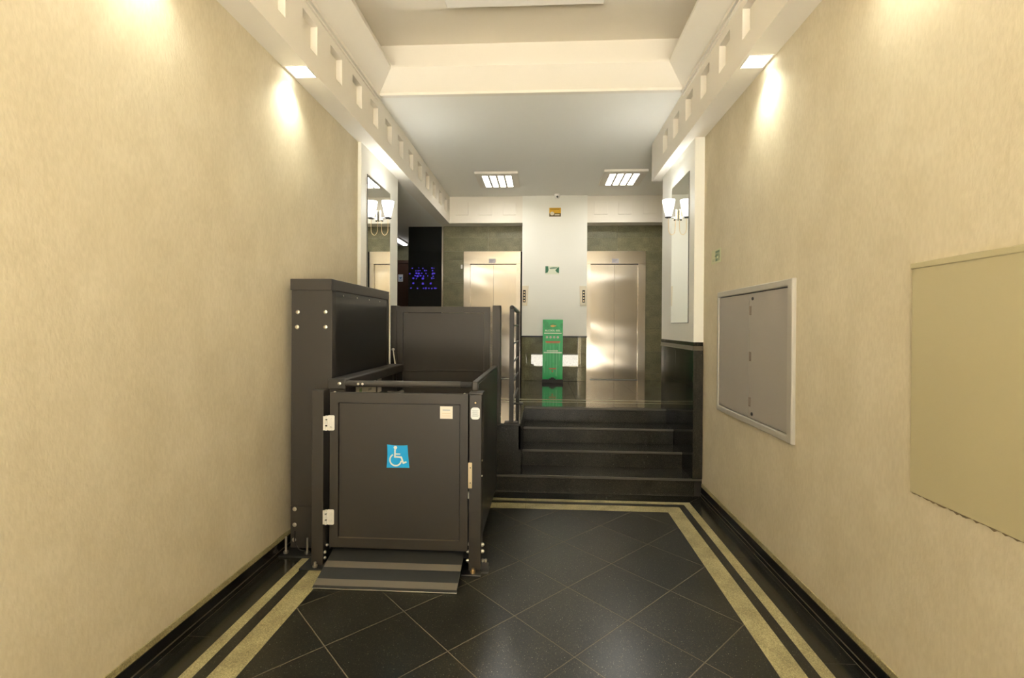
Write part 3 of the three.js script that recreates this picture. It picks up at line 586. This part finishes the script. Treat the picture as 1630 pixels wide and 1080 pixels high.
// hand gel totem
{
  const z = -7.27;
  const g = thing('hand_gel_totem', 'green hand gel totem standing before the white pier', 'totem', [0.157, U, z]);
  const t = canvasTex(320, 1010, (c, w, h) => {
    c.fillStyle = '#2fb768'; c.fillRect(0, 0, w, h);
    const r = rng(7);
    for (let k = 0; k < 26; k++) { c.fillStyle = k % 2 ? 'rgba(120,215,150,0.45)' : 'rgba(20,150,80,0.45)'; const x = r() * w; c.fillRect(x, 360 + r() * 160, 4 + r() * 16, 240 + r() * 260); }
    for (let k = 0; k < 10; k++) { c.fillStyle = 'rgba(20,150,80,0.5)'; c.beginPath(); c.ellipse(r() * w, r() * 170, 22 + 30 * r(), 18 + 26 * r(), r(), 0, 7); c.fill(); }
    c.fillStyle = '#d9b35a'; c.beginPath(); c.ellipse(158, 108, 36, 18, 0, 0, 7); c.fill(); c.fillRect(170, 98, 42, 16);
    c.fillStyle = '#e8f3df'; c.font = 'bold 42px sans-serif'; c.textAlign = 'center'; c.fillText('ALCOOL GEL', w / 2, 200);
    c.fillRect(22, 222, 280, 16);
    c.fillStyle = '#d7dccb'; for (let k = 0; k < 4; k++) { c.beginPath(); c.ellipse(68 + k * 58, 298, 18, 18, 0, 0, 7); c.fill(); } c.fillStyle = '#c05a48'; for (let k = 0; k < 4; k++) c.fillRect(58 + k * 58, 294, 18, 10);
    c.fillStyle = '#c4633e'; c.fillRect(46, 366, 236, 22); c.fillRect(60, 392, 200, 8);
    c.fillStyle = '#e0eed8'; c.fillRect(66, 520, 180, 16); c.fillRect(18, 548, 290, 20);
    c.fillStyle = '#c4633e'; c.fillRect(104, 822, 112, 18); c.beginPath(); c.moveTo(140, 866); c.lineTo(178, 866); c.lineTo(159, 896); c.closePath(); c.fill();
  });
  obj('board', rbox(0.004, 0.31, 0.66, 1.572, z - 0.055, z - 0.001, 0.004), std({ color: lin(0.03, 0.3, 0.11), roughness: 0.4 }), g);
  fitUV(obj('printed_front', plateXY(rectShape(0.005, 0.309, 0.662, 1.571), z - 0.001, 0.0015), std({ map: t, roughness: 0.35 }), g, { keepUV: true, label: 'green printed front reading alcool gel' }));
  obj('base', rbox(-0.002, 0.316, U, 0.66, z - 0.075, z + 0.03, 0.006), M.black0, g);
  obj('foot_pedal', [rbox(0.105, 0.205, 0.66, 0.675, z + 0.0, z + 0.03, 0.004), rbox(0.13, 0.18, 0.675, 0.69, z + 0.0, z + 0.02, 0.004)], M.black0, g);
}

// ---------------------------------------------------------------- cabinet and panel on the right wall
{
  const g = thing('electrical_cabinet', 'grey metal two-door cabinet set into the beige wall', 'cabinet', [XR, 0.82, -3.25]);
  const x1 = XR - 0.02, y0 = 0.82, y1 = 1.737, z0 = -3.81, z1 = -2.687, w = 0.042;
  const fs = new THREE.Shape([[-z1, y0], [-z0, y0], [-z0, y1], [-z1, y1]].map(([u, v]) => new THREE.Vector2(u, v)));
  fs.holes.push(rectHole(-z1 + 0.055, -z0 - 0.03, y0 + w, y1 - w));
  const fq = new THREE.ExtrudeGeometry(fs, { depth: 0.014, bevelEnabled: true, bevelSize: 0.006, bevelOffset: -0.006, bevelThickness: 0.008, bevelSegments: 2 }); fq.rotateY(-Math.PI / 2);
  { const p = fq.attributes.position; for (let i = 0; i < p.count; i++) p.setXYZ(i, XR - 0.001 + p.getX(i), p.getY(i), -p.getZ(i)); const n = fq.attributes.normal; for (let i = 0; i < n.count; i++) n.setZ(i, -n.getZ(i)); for (let i = 0; i < p.count; i += 3) for (const A of [p, n]) { const t = [A.getX(i), A.getY(i), A.getZ(i)]; A.setXYZ(i, A.getX(i + 1), A.getY(i + 1), A.getZ(i + 1)); A.setXYZ(i + 1, ...t); } }
  obj('frame', fq, M.greyFrame, g, { label: 'pale grey metal surround' });
  obj('recess', box(XR - 0.004, XR + 0.01, y0 + 0.03, y1 - 0.03, z0 + 0.02, z1 - 0.04), M.black0, g);
  const zs = -3.245;
  obj('door', rbox(XR - 0.016, XR - 0.005, y0 + w + 0.006, y1 - w - 0.007, z0 + 0.032, zs - 0.0025, 0.002), M.greyMetal, g);
  const d2 = obj('door', rbox(XR - 0.016, XR - 0.005, y0 + w + 0.006, y1 - w - 0.007, zs + 0.0025, z1 - 0.058, 0.002), M.greyMetal, g);
  for (const y of [1.652, 0.898]) obj('lock', [rod([XR - 0.016, y, -3.19], [XR - 0.021, y, -3.19], 0.011), rod([XR - 0.021, y, -3.19], [XR - 0.024, y, -3.19], 0.005)], M.rail, d2, { label: 'round dark lock' });
  for (const y of [1.575, 1.273, 0.972]) obj('latch', [box(XR - 0.019, XR - 0.016, y - 0.03, y + 0.03, -3.236, -3.231), box(XR - 0.019, XR - 0.016, y - 0.03, y + 0.03, -3.218, -3.212), box(XR - 0.019, XR - 0.016, y - 0.03, y - 0.024, -3.236, -3.212)], std({ color: lin(0.2, 0.15, 0.11), roughness: 0.6 }), d2, { label: 'cut-out latch' });
}
{
  const g = thing('wall_access_panel', 'plain olive painted metal panel on the beige wall', 'panel', [XR, 0.85, -1.4]);
  obj('sheet', rbox(XR - 0.009, XR + 0.004, 0.85, 1.686, -1.86, -0.72, 0.003), M.olivePanel, g);
  obj('top_rail', rbox(XR - 0.014, XR + 0.004, 1.683, 1.706, -1.862, -0.716, 0.004), M.olivePanelEdge, g);
}

// broken plaster edge under the olive panel
{
  const rr = rng(5), up = [], lo = [];
  for (let z = -1.858; z <= -0.7; z += 0.012) { up.push([z, 0.8535]); lo.push([z, 0.8485 - 0.009 * rr() * (0.15 + Math.abs(Math.sin(z * 5.3 + 0.8)))]); }
  const sh = new THREE.Shape([...lo, ...up.reverse()].map(([z, y]) => new THREE.Vector2(-z, y)));
  const q = new THREE.ExtrudeGeometry(sh, { depth: 0.003, bevelEnabled: false }); q.rotateY(Math.PI / 2); q.translate(XR - 0.002, 0, 0);
  const m = obj('broken_edge', q, std({ color: lin(0.24, 0.18, 0.105), roughness: 1 }), wallRight); m.userData.label = 'broken dark plaster edge under the olive panel';
}

// ---------------------------------------------------------------- platform lift
{
  const g = thing('wheelchair_lift', 'dark brown wheelchair platform lift with gate and ramp against the plaster wall', 'platform lift', [-0.95, 0, -3.4]);
  const TX0 = -1.607, TX1 = -1.347, TZ0 = -4.1, TZ1 = -2.97, TY = 1.757;
  // mast tower
  const tower = obj('tower', [rbox(TX0, TX1, 0.03, 0.297, TZ0, TZ1, 0.003), rbox(TX0, TX1, 0.3, 1.69, TZ0, TZ1, 0.004), box(TX0 + 0.003, TX1 - 0.003, 0.03, 1.69, TZ0 + 0.003, TZ1 - 0.003)], M.coat, g);
  obj('cap', rbox(TX0 - 0.006, TX1 + 0.006, 1.684, TY, TZ0 - 0.006, TZ1 + 0.006, 0.004), M.coat, tower);
  for (const [a, b] of [[TZ1 - 0.055, TZ1], [TZ0, TZ0 + 0.05]]) obj('side_frame', rbox(TX1 - 0.002, TX1 + 0.008, 0.03, 1.684, a, b, 0.002), M.coat, tower);
  obj('side_panel', box(TX1 - 0.002, TX1 + 0.003, 0.03, 1.68, TZ0 + 0.05, TZ1 - 0.055), M.coatShadeSide, tower, { label: 'glossy side sheet, side shade painted into its dark coat' });
  for (const [x, y] of [[-1.565, 1.544], [-1.384, 1.545], [-1.569, 1.448], [-1.383, 1.449], [-1.58, 0.279], [-1.58, 0.178], [-1.583, 0.081]]) obj('bolt', bolt(x, y, TZ1, [0, 0, 1], 0.014, 0.006), M.zinc, tower);
  for (const z of [-3.15, -3.39, -3.63, -3.87]) obj('screw', bolt(TX1 + 0.003, 1.66, z, [1, 0, 0], 0.006, 0.003), M.zinc, tower);
  obj('base_plate', box(-1.645, -1.33, 0.0, 0.012, -3.2, -2.9), M.rampDark, tower);
  for (const x of [-1.617, -1.478]) obj('anchor_rod', [rod([x, 0.012, -2.935], [x, 0.115, -2.935], 0.007), rod([x, 0.012, -2.935], [x, 0.026, -2.935], 0.015, 0.015, 6)], M.zinc, tower);
  obj('cable', tube([[-1.575, 0.14, TZ1 + 0.006], [-1.57, 0.07, TZ1 + 0.012], [-1.54, 0.03, TZ1 + 0.016], [-1.5, 0.022, TZ1 + 0.02]], 0.004), M.rubber, tower);
  // gate posts
  const ZG = -2.805;
  const pl = obj('gate_post', rbox(-1.388, -1.316, 0.006, 1.068, ZG - 0.09, ZG, 0.004), M.coat, g);
  obj('post_foot', rbox(-1.44, -1.28, 0, 0.01, ZG - 0.12, ZG + 0.05, 0.003), M.rampDark, pl);
  obj('anchor_bolt', [rod([-1.352, 0.01, ZG + 0.025], [-1.352, 0.04, ZG + 0.025], 0.007), rod([-1.352, 0.01, ZG + 0.025], [-1.352, 0.022, ZG + 0.025], 0.014, 0.014, 6)], M.zinc, pl);
  for (const [x, y, z] of [[-1.31, 0.11, ZG - 0.03], [-1.31, 0.08, ZG - 0.0], [-1.31, 0.045, ZG + 0.0]]) obj('bolt', bolt(x - 0.004, y, z - 0.02, [1, 0, 0.3], 0.01, 0.012), M.zinc, pl);
  const pr = obj('gate_post', rbox(-0.43, -0.357, 0.006, 1.055, ZG - 0.09, ZG, 0.004), M.coat, g);
  obj('post_cap', rbox(-0.432, -0.35, 1.055, 1.066, ZG - 0.095, ZG + 0.004, 0.002), M.coat, pr);
  obj('post_foot', [rbox(-0.465, -0.35, 0, 0.008, ZG - 0.06, ZG + 0.055, 0.002), rbox(-0.352, -0.31, 0, 0.055, ZG - 0.012, ZG - 0.004, 0.002), rbox(-0.352, -0.31, 0, 0.008, ZG - 0.06, ZG + 0.02, 0.002)], M.footSteel, pr);
  for (const [x, y, z, dx] of [[-0.43, 0.15, ZG - 0.02, -1], [-0.43, 0.11, ZG - 0.01, -1], [-0.43, 0.06, ZG - 0.0, -1], [-0.357, 0.15, ZG - 0.02, 1], [-0.357, 0.11, ZG - 0.02, 1]]) obj('bolt', [rod([x, y, z - 0.012], [x + dx * 0.012, y, z - 0.012], 0.011, 0.011, 6), bolt(x + dx * 0.012, y, z - 0.012, [dx, 0, 0], 0.008, 0.006)], M.zinc, pr);
  obj('anchor_bolt', [rod([-0.4, 0.008, ZG + 0.025], [-0.4, 0.035, ZG + 0.025], 0.009), rod([-0.4, 0.008, ZG + 0.025], [-0.4, 0.02, ZG + 0.025], 0.017, 0.017, 6)], M.brass, pr);
  for (const x of [-0.345, -0.328]) obj('anchor_bolt', [rod([x, 0.06, ZG - 0.006], [x, 0.075, ZG - 0.006], 0.009, 0.009, 6)], M.zinc, pr);
  obj('indicator', rod([-0.393, 1.006, ZG - 0.001], [-0.393, 1.006, ZG + 0.004], 0.011), M.rubber, pr);
  obj('indicator_cap', bolt(-0.393, 1.006, ZG + 0.004, [0, 0, 1], 0.006, 0.003), M.brass, pr);
  for (const [y] of [[0.655], [0.562]]) obj('screw', bolt(-0.357, y, ZG - 0.03, [1, 0, 0], 0.007, 0.005), M.zinc, pr);
  const ovalT = canvasTex(128, 176, (c, w, h) => { c.fillStyle = '#e6ebee'; c.fillRect(0, 0, w, h); c.fillStyle = '#8b98a6'; for (let k = 0; k < 8; k++) c.fillRect(16 + (k % 3) * 5, 38 + k * 13, 94 - (k % 3) * 12, 4); });
  fitUV(obj('oval_label', plateXY(roundRect(-0.421, -0.367, 0.907, 0.978, 0.018), ZG, 0.0012), std({ map: ovalT, roughness: 0.4 }), pr, { keepUV: true, label: 'white rounded label' }));
  obj('strike_plate', plateXY(roundRect(-0.4345, -0.411, 0.498, 0.651, 0.004), ZG + 0.001, 0.003), M.brass, pr, { label: 'brass strike plate' });
  for (const y of [0.62, 0.53]) obj('plate_screw', bolt(-0.4215, y, ZG + 0.004, [0, 0, 1], 0.003, 0.0015), M.rubber, pr);
  // gate
  const s = rectShape(-1.276, -0.4375, 0.122, 1.055); s.holes.push(rectHole(-1.225, -0.485, 0.178, 0.995));
  const gate = obj('gate', plateXY(s, ZG - 0.04, 0.04), M.coat, g);
  obj('gate_panel', box(-1.221, -0.489, 0.182, 0.991, ZG - 0.035, ZG - 0.008), M.coat, gate);
  obj('panel_bead', rbox(-1.225, -0.485, 0.178, 0.182, ZG - 0.014, ZG - 0.003, 0.001), M.ledge, gate, { label: 'thin paler lower bead' });  // bead coloured paler than the gate coat
  for (const y of [0.872, 0.303]) {
    const hs = roundRect(-1.29, -1.247, y - 0.045, y + 0.046, 0.008);
    const hinge = obj('hinge', [plateXY(hs, ZG + 0.0005, 0.004), plateXY(rectShape(-1.316, -1.303, y - 0.045, y + 0.04), ZG + 0.0005, 0.004), rod([-1.296, y - 0.045, ZG + 0.004], [-1.296, y - 0.022, ZG + 0.004], 0.0075), rod([-1.296, y - 0.012, ZG + 0.004], [-1.296, y + 0.016, ZG + 0.004], 0.0075), rod([-1.296, y + 0.024, ZG + 0.004], [-1.296, y + 0.044, ZG + 0.004], 0.0075), bolt(-1.266, y + 0.022, ZG + 0.0045, [0, 0, 1], 0.008, 0.004), bolt(-1.266, y - 0.022, ZG + 0.0045, [0, 0, 1], 0.008, 0.004)], M.plasticWhite, gate, { label: 'pale metal hinge' });
  }
  const labT = canvasTex(128, 128, (c, w, h) => { c.fillStyle = '#efe6d8'; c.fillRect(0, 0, w, h); c.fillStyle = '#9fb0bd'; c.fillRect(26, 34, 76, 10); c.fillStyle = '#d9c7a4'; c.fillRect(20, 70, 88, 4); c.fillRect(20, 96, 88, 4); });
  fitUV(obj('square_label', plateXY(rectShape(-0.607, -0.531, 0.907, 0.981), ZG - 0.008, 0.0012), std({ map: labT, roughness: 0.4 }), gate, { keepUV: true, label: 'small cream square label' }));
  // access symbol: slightly curled blue sticker with white figure
  const st = new THREE.Shape(); st.moveTo(-0.93, 0.607); st.lineTo(-0.791, 0.609); st.quadraticCurveTo(-0.798, 0.67, -0.803, 0.744); st.quadraticCurveTo(-0.865, 0.738, -0.927, 0.746); st.quadraticCurveTo(-0.922, 0.67, -0.93, 0.607);
  const ZS = ZG - 0.008;
  const sticker = obj('access_sticker', plateXY(st, ZS, 0.0015), M.blue, gate, { label: 'blue sticker with white wheelchair symbol' });
  const sx = (u) => -0.93 + u * 0.139, sy = (v) => 0.607 + v * 0.139;     // sticker square 0..1
  const outline = (pts, w) => {            // one polygon around a bent line, mitred at the bends
    const L = [], Rr = [], P = pts.map(([u, v]) => [sx(u), sy(v)]);
    P.forEach((p, i) => {
      const n = (a, b) => { const l = Math.hypot(b[0] - a[0], b[1] - a[1]); return [-(b[1] - a[1]) / l, (b[0] - a[0]) / l]; };
      const n1 = i ? n(P[i - 1], p) : n(p, P[1]), n2 = i < P.length - 1 ? n(p, P[i + 1]) : n1;
      const m = [n1[0] + n2[0], n1[1] + n2[1]], k = w / (m[0] * m[0] + m[1] * m[1]);
      L.push([p[0] + m[0] * k, p[1] + m[1] * k]); Rr.push([p[0] - m[0] * k, p[1] - m[1] * k]);
    });
    return plateXY(new THREE.Shape([...Rr, ...L.reverse()].map((p) => new THREE.Vector2(...p))), ZS + 0.0015, 0.001);
  };
  const arcPts = []; for (let k = 0; k <= 30; k++) { const a = (118 + k * (352 - 118) / 30) * Math.PI / 180; arcPts.push([0.4 + 0.25 * Math.cos(a), 0.345 + 0.25 * Math.sin(a)]); }
  const head = new THREE.Shape(); head.absarc(sx(0.385), sy(0.875), 0.0105, 0, 6.283);
  obj('wheelchair_symbol', [plateXY(head, ZS + 0.0015, 0.001), outline([[0.37, 0.795], [0.365, 0.475], [0.645, 0.465], [0.735, 0.215], [0.88, 0.265]], 0.0095), outline([[0.402, 0.6], [0.6, 0.6]], 0.0075), outline(arcPts, 0.0085)], M.signWhite, sticker, { label: 'white wheelchair symbol' });
  for (const x of [-1.255, -0.462]) obj('latch_bolt', bolt(x, 1.055, ZG - 0.02, [0, 1, 0], 0.008, 0.006), M.zinc, gate);
  obj('latch_tongue', box(-0.4375, -0.4305, 0.43, 0.47, ZG - 0.03, ZG - 0.012), M.zinc, gate);
  // ramp
  const ramp = obj('ramp', (() => { const q = new THREE.BoxGeometry(0.803, 0.006, 0.292); q.rotateX(Math.atan2(0.088, 0.265)); q.translate(-0.859, 0.055, -2.7); return q; })(), M.rampDark, g);
  const rp = (u) => [0.1 - 0.092 * u, -2.84 + 0.278 * u];
  for (const [a, b] of [[0.36, 0.52], [0.8, 0.955]]) { const q = new THREE.BoxGeometry(0.8, 0.002, (b - a) * 0.292); q.rotateX(Math.atan2(0.088, 0.265)); const c = rp((a + b) / 2); q.translate(-0.859, 0.0585 + (0.055 - 0) * 0 + (c[0] - 0.054), c[1]); obj('grip_strip', q, M.grip, ramp, { label: 'grey anti-slip strip' }); }
  obj('front_lip', rod([-1.2605, 0.006, -2.566], [-0.4575, 0.006, -2.566], 0.005), M.zinc, ramp, { label: 'bare metal front edge' });
  // platform with side walls and safety bar
  const plat = obj('platform', rbox(-1.28, -0.395, 0.05, 0.1, -4.14, -2.86, 0.004), M.rampDark, g);
  const wl = obj('side_wall', [rbox(-1.33, -1.215, 1.06, 1.128, -4.1, -2.885, 0.012), box(-1.33, -1.3, 0.1, 1.08, -4.1, -2.9), box(-1.3, -1.215, 0.9, 1.07, -2.945, -2.89)], M.coat, g);
  obj('bolt', bolt(-1.253, 1.098, -2.885, [0, 0, 1], 0.012, 0.006), M.zinc, wl);
  const instT = canvasTex(256, 160, (c, w, h) => { c.fillStyle = '#cfc7b2'; c.fillRect(0, 0, w, h); c.fillStyle = '#8e8a78'; c.fillRect(150, 20, 60, 12); c.fillRect(150, 42, 46, 12); c.fillStyle = '#7d9a63'; c.fillRect(40, 26, 30, 34); c.fillStyle = '#b9a8b0'; c.fillRect(0, 84, w, 76); c.fillStyle = '#6c4a44'; c.fillRect(190, 110, 30, 26); });
  const inst = obj('instruction_label', box(-1.3, -1.298, 0.83, 1.045, -3.66, -3.26), std({ map: instT, roughness: 0.4 }), wl, { label: 'pale instruction label' });
  { const p = inst.geometry.attributes.position, uv = inst.geometry.attributes.uv; for (let i = 0; i < p.count; i++) uv.setXY(i, 0.5 - p.getZ(i) / 0.4, 0.5 + p.getY(i) / 0.215); }
  obj('small_label', box(-1.3, -1.298, 0.93, 1.045, -3.79, -3.7), std({ color: lin(0.62, 0.58, 0.46), roughness: 0.5 }), wl);
  obj('grab_rail', [rod([-1.19, 0.9, -4.0], [-1.19, 0.9, -3.1], 0.015), rod([-1.3, 0.9, -3.95], [-1.19, 0.9, -3.95], 0.01), rod([-1.3, 0.9, -3.15], [-1.19, 0.9, -3.15], 0.01)], M.zinc, wl, { label: 'metal grab rail' });
  obj('side_wall', rbox(-0.427, -0.392, 0.06, 1.122, -4.13, -2.885, 0.006), M.coat, g);
  obj('outer_sheet', box(-0.392, -0.3895, 0.08, 1.105, -4.12, -2.9), M.coatShadeSide, g, { label: 'outer sheet, side shade painted into its dark coat' });  // same coat as the wall, painted darker for the shaded side
  const bar = obj('safety_bar', rod([-1.23, 1.098, -2.905], [-0.5, 1.1, -2.905], 0.02, 0.02, 20), M.coat, g);
  obj('bar_tip', [rod([-0.5, 1.1, -2.905], [-0.43, 1.1, -2.905], 0.019, 0.019, 20)], M.rubber, bar);
  for (const x of [-1.135, -1.108]) obj('bolt', bolt(x, 1.098, -2.885, [0, 0, 1], 0.008, 0.005), M.zinc, bar);
  // upper landing gate
  const ZR = -4.235;
  const rs = rectShape(-1.301, -0.465, 0.62, 1.634); rs.holes.push(rectHole(-1.249, -0.515, 0.68, 1.582));
  const rear = obj('landing_gate', plateXY(rs, ZR, 0.035), M.coat, g);
  obj('gate_panel', box(-1.244, -0.52, 0.685, 1.577, ZR + 0.002, ZR + 0.028), M.coat, rear);
  obj('lower_bead', rbox(-1.249, -0.515, 1.055, 1.068, ZR + 0.028, ZR + 0.034, 0.002), M.coat, rear);
  obj('landing_post', rbox(-1.358, -1.304, U, 1.642, ZR - 0.06, ZR + 0.035, 0.004), M.coat, g);
  const rpst = obj('landing_post', rbox(-0.442, -0.37, U, 1.646, ZR - 0.055, ZR + 0.035, 0.004), M.coat, g);
  for (const [y, z] of [[0.66, ZR + 0.02], [0.7, ZR + 0.02]]) obj('bolt', bolt(-0.37, y, z, [1, 0, 0], 0.009, 0.008), M.zinc, rpst);
  const closer = obj('gate_closer', [rod([-1.326, 1.24, ZR + 0.06], [-1.3, 1.1, ZR + 0.075], 0.006), new THREE.SphereGeometry(0.014, 12, 8).translate(-1.328, 1.25, ZR + 0.055), new THREE.SphereGeometry(0.011, 12, 8).translate(-1.3, 1.09, ZR + 0.075)], M.zinc, rear, { label: 'small zinc gate strut' });
}

// ---------------------------------------------------------------- entrance behind the camera, street
struct('wall_front', [box(XL - 0.2, -1.6, -0.25, 4.4, ZIN, ZIN + 0.2), box(1.33, XR + 0.2, -0.25, 4.4, ZIN, ZIN + 0.2), box(-1.6, 1.33, 3.9, 4.4, ZIN, ZIN + 0.2)], M.plaster, 'plaster wall around the street entrance', 'wall');  // opening made taller than a doorway to let in more daylight
{
  const g = thing('entrance_gate', 'metal bar gate folded open in the street entrance', 'gate', [-1.3, 0, ZIN]);
  obj('gate_frame', [box(-1.6, -1.56, 0, 2.95, ZIN + 0.02, ZIN + 0.08), box(-1.02, -0.98, 0, 2.95, ZIN + 0.02, ZIN + 0.08), box(-1.56, -1.02, 2.88, 2.95, ZIN + 0.02, ZIN + 0.08), box(-1.56, -1.02, 0.02, 0.08, ZIN + 0.02, ZIN + 0.08)], M.aluminium, g);
  for (let k = 1; k < 5; k++) obj('bar', rod([-1.56 + k * 0.108, 0.08, ZIN + 0.05], [-1.56 + k * 0.108, 2.88, ZIN + 0.05], 0.012), M.aluminium, g);
}
struct('floor_street', box(-14, 14, -0.4, -0.16, ZIN + 0.2, 14), M.pavement, 'sunlit pale pavement outside the entrance', 'pavement');
{
  const g = thing('street_building', 'dark shop building across the street from the entrance', 'building', [0, -0.16, 14]);
  obj('wall', box(-14, 14, -0.16, 11, 14, 14.6), M.facade, g);
  for (let k = -4; k <= 4; k++) for (const y of [0.4, 4.2, 7.8]) obj('window', box(k * 3 - 0.9, k * 3 + 0.9, y, y + 2, 13.95, 14), M.facadeGlass, g);
}
renderer.render(scene, camera);
